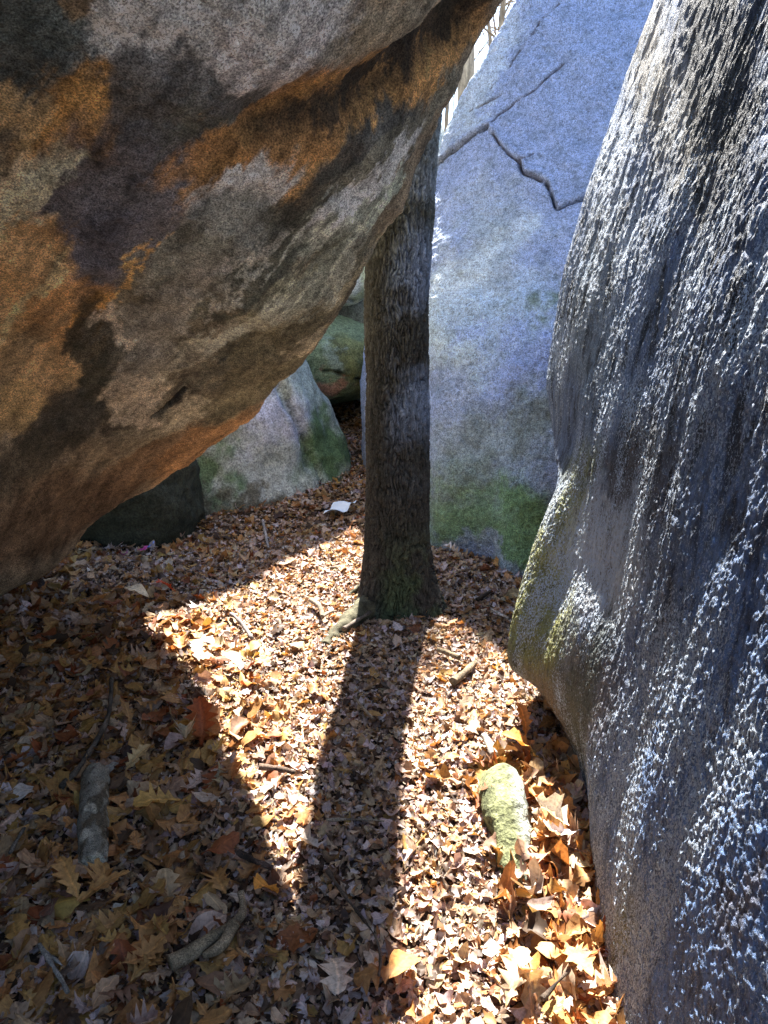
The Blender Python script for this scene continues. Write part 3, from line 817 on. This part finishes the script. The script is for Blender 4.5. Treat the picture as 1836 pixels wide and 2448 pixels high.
# ------------------------------------------------------------------ trunk
def tree():
    base = P(944, 1452, 3.28); base[2] = ground_z(base[:1], base[1:2])[0]
    bx, by = .055, 3.30
    root = empty('tree', (bx, by, 0), 'sturdy tree with furrowed bark standing in the middle of the path', 'tree')
    nz_, na = 1100, 330
    z = np.concatenate([np.linspace(-.12, 3.2, nz_), np.linspace(3.21, 8.5, 120)])
    a = np.linspace(0, 2 * math.pi, na, endpoint=False)
    Z, A = np.meshgrid(z, a, indexing='ij')
    R = .131 + .010 * np.exp(-Z / .8) - .004 * Z + .035 * np.exp(-np.maximum(Z, 0) / .13)
    lob = np.maximum(0, np.cos(A - math.radians(-18))) ** 3 * .075 + np.maximum(0, np.cos(A - math.radians(228))) ** 4 * .07 \
        + np.maximum(0, np.cos(A - math.radians(110))) ** 4 * .06
    R = R + lob * np.exp(-np.maximum(Z, 0) / .20)
    cx = bx + .055 * sstep(1.4, 2.4, Z) + .02 * (Z > 2.3) * (Z - 2.3) + .006 * np.sin(Z * 2.2)
    cy = by + .01 * np.sin(Z * 1.7)
    Q = np.stack([np.cos(A), np.sin(A), Z], 2).reshape(-1, 3)
    S = Q * np.array([1.0, 1.0, 1.1])
    wq = S + np.stack([fbm(Q * np.array([1, 1, 3]), 2.5, 2, 310 + k) for k in range(3)], 1) * np.array([.12, .12, .06])
    r1 = np.abs(pn(wq * np.array([1, 1, .75]), 9.5, 301)); r2 = np.abs(pn(wq * np.array([1, 1, 1.5]), 19, 302)); r3 = pn(Q * np.array([2, 2, 8]), 6, 303)
    ridge = (np.minimum(r1 * 2.2, .6) * .55 + np.minimum(r2 * 2, .6) * .45)
    h = (ridge * .032 + r3 * .0018 + pn(Q * np.array([3, 3, 20]), 5, 305) * .0015).reshape(Z.shape) - .006
    R = R + h * (1 - .4 * np.exp(-np.maximum(Z, 0) / .12))
    R = R + (fbm(Q * np.array([.131, .131, .6]), 7, 3, 340) * .007).reshape(Z.shape)
    V = np.stack([cx + R * np.cos(A), cy + R * np.sin(A), Z], 2).reshape(-1, 3)
    n, m_ = Z.shape
    i = np.arange(n - 1)[:, None] * m_; j = np.arange(m_)[None]
    aa = i + j; bb = i + (j + 1) % m_
    f = np.stack([aa, bb, bb + m_, aa + m_], 2).reshape(-1, 4)
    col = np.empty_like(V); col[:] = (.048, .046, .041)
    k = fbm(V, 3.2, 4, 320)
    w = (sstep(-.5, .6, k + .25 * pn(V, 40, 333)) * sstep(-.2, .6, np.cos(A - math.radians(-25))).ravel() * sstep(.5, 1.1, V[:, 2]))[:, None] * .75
    col = col * (1 - w) + np.array((.20, .25, .36)) * w                     # lichen mottle with the right flank's blue skylight painted in
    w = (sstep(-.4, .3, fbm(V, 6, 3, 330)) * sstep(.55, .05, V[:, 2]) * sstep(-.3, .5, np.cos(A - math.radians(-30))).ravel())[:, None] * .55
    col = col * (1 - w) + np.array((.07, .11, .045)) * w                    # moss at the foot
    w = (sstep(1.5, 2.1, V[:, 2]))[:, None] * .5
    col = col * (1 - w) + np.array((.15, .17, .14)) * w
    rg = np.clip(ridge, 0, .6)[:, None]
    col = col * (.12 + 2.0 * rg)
    mt = rock_mat('tree_bark', 260, 60, .6, 1.4, .7, .6, .85, .2, st=(1, 1, .4), dist1=.002, dist2=.006)
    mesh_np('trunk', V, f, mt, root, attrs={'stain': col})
    # surface roots
    for pts, r0 in (([P(905, 1440, 3.24), P(868, 1470, 3.13), P(838, 1497, 3.04), P(805, 1528, 2.95), P(775, 1560, 2.86)], .065),
                    ([P(895, 1400, 3.42), P(860, 1415, 3.42), P(825, 1432, 3.38)], .03)):
        pts = np.array(pts)
        g = ground_z(pts[:, 0], pts[:, 1])
        pts[:, 2] = g + np.linspace(.06, .0, len(pts))
        tube('root', pts, np.linspace(r0, r0 * .35, len(pts)), mt, root, col=(.085, .078, .05), rough=.012)
    # bare crown high above the picture
    crown_mesh(root, np.array([bx + .15, by, 7.2]), 2.6, 8, mt, (.17, .135, .095), .07)


def tube_np(pts, rad, nseg=14, rough=.0, seed=0, sub=8, caps=True):
    pts = np.asarray(pts, float); rad = np.asarray(rad, float)
    t = np.linspace(0, len(pts) - 1, (len(pts) - 1) * sub + 1)
    Q = cr(pts, t); Rr = np.interp(t, np.arange(len(rad)), rad)
    T = np.gradient(Q, axis=0); T /= np.linalg.norm(T, axis=1)[:, None] + 1e-9
    ref = np.array([0, 0, 1.0]) if abs(T[:, 2].mean()) < .8 else np.array([1.0, 0, 0])
    Nn = np.cross(T, ref); Nn /= np.linalg.norm(Nn, axis=1)[:, None] + 1e-9
    B = np.cross(T, Nn)
    a = np.linspace(0, 2 * math.pi, nseg, endpoint=False)
    ring = Nn[:, None] * np.cos(a)[None, :, None] + B[:, None] * np.sin(a)[None, :, None]
    V = Q[:, None] + ring * Rr[:, None, None]
    if rough:
        nn = fbm(V.reshape(-1, 3), 22, 3, seed + 400).reshape(V.shape[:2])
        V = V + ring * (nn * rough)[..., None]
    n = len(Q)
    V = V.reshape(-1, 3)
    i = np.arange(n - 1)[:, None] * nseg; j = np.arange(nseg)[None]
    f = np.stack([i + j, i + (j + 1) % nseg, i + (j + 1) % nseg + nseg, i + j + nseg], 2).reshape(-1, 4)
    V = np.concatenate([V, Q[:1], Q[-1:]])
    c0, c1 = len(V) - 2, len(V) - 1
    j = np.arange(nseg)
    t0 = np.stack([np.full(nseg, c0), (j + 1) % nseg, j], 1)
    t1 = np.stack([np.full(nseg, c1), j + (n - 1) * nseg, (j + 1) % nseg + (n - 1) * nseg], 1)
    return V, f, np.concatenate([t0, t1])


def tube(name, pts, rad, mat, parent=None, col=(.2, .15, .1), rough=0.0, nseg=18, seed=0, sub=10):
    V, f, t = tube_np(pts, rad, nseg, rough, seed, sub)
    k = fbm(V, 14, 3, seed + 7)[:, None]
    cc = np.array(col) * (.62 if mat.name.startswith('weathered') else 1) * (1 + .8 * k)
    return mesh_np(name, V, [f, t], mat, parent, attrs={'stain': np.clip(cc, .01, .9)})


def branches(p, d, L, r, depth, out, rg):
    n = 4
    pts = [p]
    q = p.copy(); dd = d.copy()
    for k in range(n):
        dd = dd + rg.normal(0, .13, 3) + np.array([0, 0, .05]); dd /= np.linalg.norm(dd)
        q = q + dd * L / n
        pts.append(q)
    out.append((np.array(pts), np.linspace(r, r * .45, n + 1)))
    if depth <= 0: return
    for k in range(rg.integers(3, 5)):
        i = rg.integers(1, n + 1)
        side = rg.normal(0, 1, 3); side -= side @ dd * dd; side /= np.linalg.norm(side)
        nd = dd * .75 + side * .75; nd /= np.linalg.norm(nd)
        branches(pts[i], nd, L * rg.uniform(.5, .72), r * .5, depth - 1, out, rg)


def crown_mesh(root, start, L, nb, mat, col, r, seed=1):
    rg = np.random.default_rng(seed + 900)
    out = []
    for k in range(nb):
        a = k * 2.4 + rg.uniform(0, .6)
        d = np.array([math.cos(a) * .7, math.sin(a) * .7, .75]); d /= np.linalg.norm(d)
        branches(start + np.array([0, 0, rg.uniform(-.6, .9)]), d, L * rg.uniform(.7, 1.1), r, 2, out, rg)
    Vs, Fs, off = [], [], 0
    for p_, r_ in out:
        V, f, t = tube_np(p_, r_, 5, sub=1)
        Vs.append(V); Fs.append(np.concatenate([f, np.concatenate([t, t[:, 2:]], 1)]) + off); off += len(V)
    V = np.concatenate(Vs); Q = np.concatenate(Fs)
    tri = Q[Q[:, 2] == Q[:, 3]][:, :3]; quad = Q[Q[:, 2] != Q[:, 3]]
    cc = np.empty_like(V); cc[:] = col
    mesh_np('crown', V, [quad, tri], mat, root, attrs={'stain': cc})


tree()

M_BARE = rock_mat('forest_bark', 60, 14, .7, 1.3, .5, .5, .9, .1, st=(1, 1, .3))


def bare_tree(px, Y, r, label, top=9.0, crown0=3.0, lean=0.0, seed=0, L=2.6, nb=9, col=(.30, .24, .17)):
    p = P(px, 1000, Y); x = p[0]
    g = float(ground_z(np.array([x]), np.array([Y]))[0])
    root = empty('bare_tree', (x, Y, g), label, 'tree', 'bare trees beyond the boulders')
    zs = np.linspace(0, 1, 6)
    rg = np.random.default_rng(seed)
    pts = np.stack([x + lean * zs * top + rg.normal(0, .05, 6), Y + rg.normal(0, .05, 6), g - .1 + zs * top], 1)
    tube('trunk', pts, np.linspace(r, r * .35, 6), M_BARE, root, col=col, rough=.01, seed=seed, nseg=14)
    out_start = np.array([x + lean * crown0, Y, g + crown0])
    crown_mesh(root, out_start, L, nb // 2, M_BARE, col, r * .3, seed)


bare_tree(1085, 10.5, .13, 'bare tree with the thickest tan trunk in the sky gap', 9, 4.0, .0, 1)
bare_tree(1112, 13.0, .055, 'slim bare tree just right of the thickest one in the sky gap', 10, 3.6, .09, 2)
bare_tree(1200, 15.0, .05, 'bare tree spreading thin branches in the middle of the sky gap', 10, 3.6, -.12, 3, 3.2, 16)
bare_tree(1280, 18.0, .06, 'bare tree whose twigs fill the top of the sky gap', 12, 5.0, -.10, 4, 3.6, 18)
bare_tree(1045, 20.0, .06, 'faint distant bare tree low beside the leaning trunk edge', 11, 4.0, .02, 5, 3.4, 10)
bare_tree(930, 24.0, .2, 'distant bare tree mostly hidden behind the big tree trunk', 12, 4.0, .0, 6, 3.4, 8)

# ------------------------------------------------------------------ sticks
M_STICK = rock_mat('weathered_wood', 300, 80, .35, 1.6, .7, .5, .85, .2, dist1=.002, dist2=.005)


def ground_hit(X, Y):
    """where the sight line at working position X, Y meets the ground"""
    lo, hi = .5, 12.0
    for _ in range(40):
        mid = (lo + hi) / 2
        q = P(X * K, Y * K, mid)
        if q[2] > float(ground_z(np.array([q[0]]), np.array([q[1]]))[0]) + .02: lo = mid
        else: hi = mid
    return P(X * K, Y * K, lo)


def stick(name, pts, r0, r1, label, cat, col, lift=.02, rough=.003, fork=None, group=None, seed=0):
    W = np.array([ground_hit(*p) for p in pts]); W[:, 2] += lift
    r0, r1 = r0, r1
    if fork is None:
        big = name == 'log'
        o = tube(name, W, np.linspace(r0, r1, len(W)), M_STICK, None, col, rough, 64 if big else 12, seed, 40 if big else 10)
        return tag(o, label, cat, group)
    root = empty(name, W[0] - np.array([0, 0, r0]), label, cat, group)
    tube('stem', W, np.linspace(r0, r1, len(W)), M_STICK, root, col, rough, 12, seed)
    for fk in fork:
        Wf = np.array([ground_hit(*p) for p in fk]); Wf[:, 2] += lift
        tube('side_twig', Wf, np.linspace(r1 * .9, r1 * .4, len(Wf)), M_STICK, root, col, rough, 10, seed + 1)
    return root


stick('log', [(208, 1685), (206, 1740), (202, 1800), (204, 1850), (200, 1885)], .042, .040, 'short thick grey log lying half buried in leaves at lower left', 'log', (.24, .22, .19), .018, .003, seed=1)
stick('stick', [(243, 1480), (240, 1540), (228, 1585), (196, 1640), (165, 1685), (135, 1718)], .007, .010, 'long dark curved stick just above the short grey log', 'stick', (.13, .11, .09), .03, group='sticks lying on the leaves', seed=2)
stick('stick', [(522, 1945), (526, 1985), (505, 2015), (460, 2045), (410, 2078), (368, 2100)], .008, .020, 'forked weathered stick, the thick curved one in the bottom left leaves', 'stick', (.30, .24, .16), .025, group='sticks lying on the leaves', seed=3, fork=[[(505, 2015), (480, 2060), (440, 2085)]])
stick('stick', [(88, 2062), (110, 2095), (132, 2130), (150, 2165)], .006, .004, 'pale grey twig in the bottom left corner', 'stick', (.34, .32, .30), .03, group='sticks lying on the leaves', seed=4, fork=[[(100, 2075), (128, 2098), (143, 2112)]])
stick('stick', [(62, 1795), (42, 1830), (25, 1862)], .006, .004, 'thin dark twig at the left edge, left of the short grey log', 'stick', (.16, .14, .12), .03, group='sticks lying on the leaves', seed=5)
stick('stick', [(708, 1900), (738, 1945), (772, 1990), (808, 2040), (822, 2085), (818, 2130)], .005, .003, 'long thin dark twig lying along the bottom of the trunk shadow', 'stick', (.12, .09, .07), .03, group='sticks lying on the leaves', seed=6)
stick('stick', [(742, 1372), (785, 1345), (830, 1318), (868, 1328)], .010, .006, 'dark bent twig propped against the foot of the tree', 'stick', (.20, .16, .13), .03, group='sticks lying on the leaves', seed=7)
stick('stick', [(672, 1308), (690, 1322), (697, 1345)], .013, .010, 'short curved stick in the sun just left of the tree root', 'stick', (.34, .27, .20), .03, group='sticks lying on the leaves', seed=8, fork=[[(697, 1345), (714, 1335), (728, 1332)]])
stick('stick', [(978, 1482), (1000, 1466), (1026, 1440)], .018, .011, 'thick tan stick slanting across the sunny strip right of the trunk shadow', 'stick', (.36, .27, .18), .02, group='sticks lying on the leaves', seed=9)
stick('stick', [(945, 1412), (968, 1420), (992, 1430)], .010, .012, 'small brown stick at the top of the sunny strip', 'stick', (.30, .22, .14), .02, group='sticks lying on the leaves', seed=10)
stick('stick', [(1030, 1303), (1045, 1295), (1058, 1286)], .010, .009, 'short dark stick on the shaded path right of the tree', 'stick', (.10, .07, .05), .02, group='sticks lying on the leaves', seed=11)
stick('stick', [(1060, 1324), (1078, 1334), (1098, 1345)], .006, .008, 'pale whitish stick on the shaded path near the mossy bulge', 'stick', (.55, .50, .46), .02, group='sticks lying on the leaves', seed=12)
stick('stick', [(515, 1860), (548, 1878), (590, 1895)], .008, .006, 'dark brown stick crossing the lowest tip of the left sun patch', 'stick', (.16, .11, .09), .03, group='sticks lying on the leaves', seed=13)
stick('stick', [(500, 1335), (520, 1352), (545, 1388)], .009, .008, 'grey stick in the middle of the upper left sun patch', 'stick', (.26, .23, .22), .02, group='sticks lying on the leaves', seed=14)
stick('stick', [(560, 1668), (600, 1672), (638, 1680)], .011, .008, 'brown stick lying crosswise in the left sunny patch', 'stick', (.24, .16, .12), .02, group='sticks lying on the leaves', seed=15)
stick('stick', [(1262, 2088), (1235, 2120), (1200, 2160), (1168, 2195)], .006, .005, 'thin brown twig in the bright leaves at lower right by the rock face', 'stick', (.22, .16, .12), .05, group='sticks lying on the leaves', seed=16)
stick('stick', [(1045, 1605), (1056, 1628), (1066, 1648)], .012, .012, 'stubby pale stick standing out above the small mossy stone', 'stick', (.55, .48, .42), .03, group='sticks lying on the leaves', seed=17)
stick('stick', [(765, 1515), (785, 1540), (806, 1562)], .006, .005, 'tan twig at the left edge of the trunk shadow', 'stick', (.34, .26, .18), .02, group='sticks lying on the leaves', seed=18)
stick('stick', [(705, 1783), (770, 1782), (830, 1786)], .004, .003, 'very thin straight twig across the middle of the trunk shadow', 'stick', (.34, .28, .22), .02, group='sticks lying on the leaves', seed=19)
stick('stick', [(568, 1130), (574, 1160), (580, 1190)], .009, .007, 'straight greyish stick on the far leaves below the grey green boulder', 'stick', (.42, .38, .36), .02, group='sticks lying on the leaves', seed=20)


# ------------------------------------------------------------------ small mossy stone
def log_shape(o):
    me = o.data; n = len(me.vertices)
    V = np.empty(n * 3, np.float32); me.vertices.foreach_get('co', V); V = V.reshape(-1, 3).astype(float)
    c = V.mean(0); L = np.linalg.norm(V - c, axis=1)
    d = V[-1] - V[-2]; d /= np.linalg.norm(d)
    t = (V - V[-2]) @ d; ln = t.max()
    ax = V[-2] + d * t[:, None]
    rad = V - ax
    f = 1 + .07 * fbm(V * np.array([1, .3, 1]), 40, 4, 700) - .08 * sstep(.1, .4, fbm(V, 12, 2, 710))
    V2 = ax + rad * f[:, None]
    e = (t < .012) | (t > ln - .012)
    V2[e] += d * (pn(V[e], 60, 720) * .014)[:, None]
    me.vertices.foreach_set('co', V2.astype(np.float32).ravel()); me.update()
    col = np.ones((n, 4), np.float32)
    k = sstep(.0, .3, fbm(V * np.array([1, .3, 1]), 20, 4, 730))[:, None]
    col[:, :3] = np.array((.20, .19, .16)) * (1 - k) + np.array((.10, .08, .055)) * k
    k = sstep(.25, .5, fbm(V, 14, 3, 740))[:, None]
    col[:, :3] = col[:, :3] * (1 - k) + np.array((.36, .34, .28)) * k
    me.attributes['stain'].data.foreach_set('color', col.ravel())


log_shape(next(o for o in bpy.data.objects if o.name == 'log'))


def mossy_stone():
    spine = [(1098, 1668), (1085, 1710), (1092, 1770), (1105, 1830), (1115, 1890), (1112, 1925)]
    W = np.array([ground_hit(*p) for p in spine])
    W[:, 2] = ground_z(W[:, 0], W[:, 1]) + np.array([.0, .035, .035, .025, .01, -.02])
    rad = np.array([.03, .068, .064, .05, .036, .018])
    V, f, t = tube_np(W, rad, 160, .003, 55, 60)
    V = V + fbm(V, 6, 3, 77)[:, None] * np.array([.016, .008, .008]) - (np.abs(pn(V, 11, 79)) * .006)[:, None] * np.array([.5, 0, 1])
    k = fbm(V, 16, 3, 60)[:, None]
    cc = np.array((.15, .16, .08)) * (1 + .5 * k)
    side = sstep(.0, .05, V[:, 0] - np.interp(V[:, 1], W[::-1, 1], W[::-1, 0]))[:, None]
    cc = cc * (1 - side * .85) + np.array((.24, .26, .24)) * side * .85
    o = mesh_np('mossy_stone', V, [f, t], M_MOSS, attrs={'stain': np.clip(cc, .01, .9)})
    tag(o, 'long small mossy stone poking out of the sunlit leaves beside the right rock face', 'stone')


mossy_stone()


# ------------------------------------------------------------------ single leaves and litter that stand out
def one_leaf(X, Y, ti, size, yaw, tint, label, tilt=.3, lift=.045, curl=(.4, -.3, .1), fold=.2, tdir=0.):
    q = ground_hit(X, Y)
    a = leaf_batch(ti, np.array([[q[0], q[1], q[2] + lift]]), np.array([size]), np.array([math.radians(yaw)]), np.array([tilt]), np.array([tdir]),
                   np.array([curl]), np.array([fold]), np.array([tint]), .7)
    V, f, uv, col = a
    o = mesh_np('fallen_leaf', V, f, M_LEAF, attrs={'tint': col}, uv=uv)
    tag(o, label, 'leaf', 'dry leaves standing out of the litter')


one_leaf(980, 1208, 1, .13, 70, (.72, .66, .64), 'large curled whitish leaf at the foot of the pale blue boulder', .5, .05, (1.2, -.6, .1), .5)
one_leaf(730, 2130, 1, .13, 190, (.60, .52, .44), 'pale lobed oak leaf in the bottom middle of the trunk shadow')
one_leaf(575, 1955, 3, .12, 150, (.62, .30, .06), 'orange leaf upright in the lowest tip of the left sun patch', .8, .06)
one_leaf(870, 2110, 2, .12, 150, (.52, .26, .08), 'narrow orange brown leaf near the bottom middle, right of the long thin twig', .4)
one_leaf(1185, 1800, 3, .11, 60, (.80, .74, .62), 'bright cream coloured curled leaf to the right of the small mossy stone', .5, .07, (1.2, .5, .2), .3)
one_leaf(1200, 1838, 0, .12, 100, (.76, .70, .68), 'whitish curled oak leaf just below the cream leaf by the mossy stone', .4, .06, (.8, .9, .2), .3)
one_leaf(1120, 1640, 3, .13, 95, (.62, .30, .08), 'orange leaf leaning over the top end of the small mossy stone', .6, .07)
one_leaf(1130, 1590, 0, .12, 20, (.58, .24, .06), 'upright orange oak leaf beside the stubby pale stick', .9, .07)
one_leaf(440, 1600, 1, .16, 10, (.30, .09, .03), 'dark red brown leaf standing up at the left edge of the sun patch', 1.1, .08, (.6, -.3, .1), .5)
one_leaf(405, 1625, 1, .12, 200, (.42, .42, .36), 'grey green leaf curled next to the dark red brown leaf', .9, .07, (1.0, .2, .1), .5)
one_leaf(345, 1755, 1, .14, 120, (.52, .33, .10), 'big ochre oak leaf right of the short grey log')
one_leaf(220, 1945, 0, .15, 300, (.48, .27, .10), 'broad tan oak leaf just below the short grey log')
one_leaf(155, 1920, 0, .14, 40, (.50, .28, .10), 'brown oak leaf overlapping the broad tan leaf at lower left')
one_leaf(300, 1660, 0, .12, 330, (.55, .40, .20), 'pale yellow oak leaf between the grey log and the sun patch')
one_leaf(320, 1460, 2, .14, 230, (.52, .34, .18), 'tan leaf in deep shade left of the sun patch', .3)
one_leaf(430, 1430, 1, .12, 15, (.78, .72, .62), 'cream oak leaf glowing at the upper edge of the left sun patch', .4, .06)
one_leaf(505, 1450, 2, .11, 60, (.76, .66, .50), 'glowing cream leaf in the left sun patch, near its upper end', .4, .06)
one_leaf(430, 1335, 0, .14, 170, (.55, .52, .50), 'pale grey oak leaf in the shade above the left sun patch', .5, .06)
one_leaf(360, 1290, 0, .13, 140, (.50, .08, .03), 'deep red leaf at the top of the small sunlit spot on the left', .7, .07)
one_leaf(300, 1305, 3, .13, 80, (.80, .70, .50), 'bright cream leaf in the small sunlit spot on the left', .3, .07)
one_leaf(1240, 2110, 0, .13, 200, (.56, .34, .12), 'golden brown leaf in the bottom right sun beside the rock face', .4, .06)
one_leaf(1110, 2150, 1, .13, 330, (.72, .55, .34), 'bright tan oak leaf in the sunny bottom right leaves', .4, .06)

# folded paper behind the trunk
q = ground_hit(735, 1110)
m, nt, b, out = newmat('paper'); b.inputs['Base Color'].default_value = (.72, .80, .88, 1); b.inputs['Roughness'].default_value = .6
nn = noise(nt, stretch(nt, (1, 1, 1)), 40, 3, .5)
bp = N(nt, 'ShaderNodeBump'); bp.inputs['Distance'].default_value = .004; nt.links.new(nn, bp.inputs['Height']); nt.links.new(bp.outputs[0], b.inputs['Normal'])
M_PAPER = m
gx, gy = np.meshgrid(np.linspace(-.075, .075, 14), np.linspace(-.06, .06, 12), indexing='ij')
gz = .05 + .014 * np.sin(gy * 60 + gx * 30) + .02 * gy / .09 + .018 * np.sin(gx * 22 + 1) + np.where(gx > .05, (gx - .05) * .7, 0)
sh = gx + .04 * gy / .09
Vt = np.stack([sh + q[0], gy + q[1], gz + q[2] - .01], 2).reshape(-1, 3)
Vb = Vt - np.array([0, 0, .0012])
i = np.arange(13)[:, None] * 12; j = np.arange(11)[None]; a = (i + j).ravel()
ft = np.stack([a, a + 12, a + 13, a + 1], 1)
mesh = mesh_np('paper_sheet', np.concatenate([Vt, Vb]), np.concatenate([ft, ft[:, ::-1] + len(Vt)]), M_PAPER)
tag(mesh, 'crumpled white paper lying on the leaves left of the trunk', 'paper')


def wrapper(X, Y, col, label, s):
    q = ground_hit(X, Y)
    m, nt, b, out = newmat('wrapper_foil'); b.inputs['Base Color'].default_value = (*col, 1); b.inputs['Roughness'].default_value = .35
    gx, gy = np.meshgrid(np.linspace(-s, s, 12), np.linspace(-s * .5, s * .5, 8), indexing='ij')
    W = np.stack([gx.ravel(), gy.ravel(), 0 * gx.ravel()], 1)
    gz = fbm(W, 30, 3, int(X)) * .02
    V = W + q + np.array([0, 0, .045]); V[:, 2] += gz
    i = np.arange(11)[:, None] * 8; j = np.arange(7)[None]; a = (i + j).ravel()
    f = np.stack([a, a + 8, a + 9, a + 1], 1)
    Vb = V - np.array([0, 0, .001])
    o = mesh_np('candy_wrapper', np.concatenate([V, Vb]), np.concatenate([f, f[:, ::-1] + len(V)]), m)
    tag(o, label, 'wrapper', 'scraps of wrapper in the shade')


wrapper(310, 1200, (.40, .04, .20), 'small magenta wrapper scrap before the dark shaded boulder', .026)
wrapper(327, 1194, (.15, .25, .65), 'small blue wrapper scrap touching the magenta one', .02)
wrapper(270, 1212, (.35, .03, .18), 'dark pinkish wrapper scrap left of the magenta one', .022)

# ------------------------------------------------------------------ light
SUN_EL, SUN_AZ = math.radians(51), math.radians(6.2)      # azimuth east of +Y
L = bpy.data.lights.new('sun', 'SUN'); L.energy = 5.0; L.angle = math.radians(.8); L.color = (1, .95, .87)
so = bpy.data.objects.new('sun', L); C.objects.link(so)
from mathutils import Vector
dv = Vector((math.sin(SUN_AZ) * math.cos(SUN_EL), math.cos(SUN_AZ) * math.cos(SUN_EL), math.sin(SUN_EL)))
so.rotation_euler = dv.to_track_quat('Z', 'Y').to_euler(); so.location = dv * 30
w = bpy.data.worlds.new('World'); bpy.context.scene.world = w; w.use_nodes = True
nt = w.node_tree; bg = nt.nodes['Background']
sky = nt.nodes.new('ShaderNodeTexSky'); sky.sky_type = 'NISHITA'; sky.sun_disc = False
sky.sun_elevation = SUN_EL; sky.sun_rotation = SUN_AZ; sky.altitude = 200; sky.air_density = 1.0; sky.dust_density = .8; sky.ozone_density = 1.8
nt.links.new(sky.outputs[0], bg.inputs[0]); bg.inputs[1].default_value = .084

cam = bpy.data.cameras.new('camera'); co = bpy.data.objects.new('camera', cam); C.objects.link(co)
co.location = (0, 0, H_CAM); co.rotation_euler = (math.pi / 2 - PITCH, 0, 0)
cam.sensor_fit = 'VERTICAL'; cam.sensor_height = 24; cam.lens = 24 * F / 2448; cam.clip_start = .03; cam.clip_end = 600
sc = bpy.context.scene; sc.camera = co
sc.view_settings.view_transform = 'Standard'; sc.view_settings.look = 'None'
sc.view_settings.exposure = 2.8; sc.view_settings.gamma = 1
sc.cycles.use_denoising = True
sc.cycles.denoiser = 'OPENIMAGEDENOISE'
sc.cycles.denoising_input_passes = 'RGB_ALBEDO_NORMAL'
sc.cycles.denoising_prefilter = 'NONE'
sc.cycles.max_bounces = 8; sc.cycles.diffuse_bounces = 5
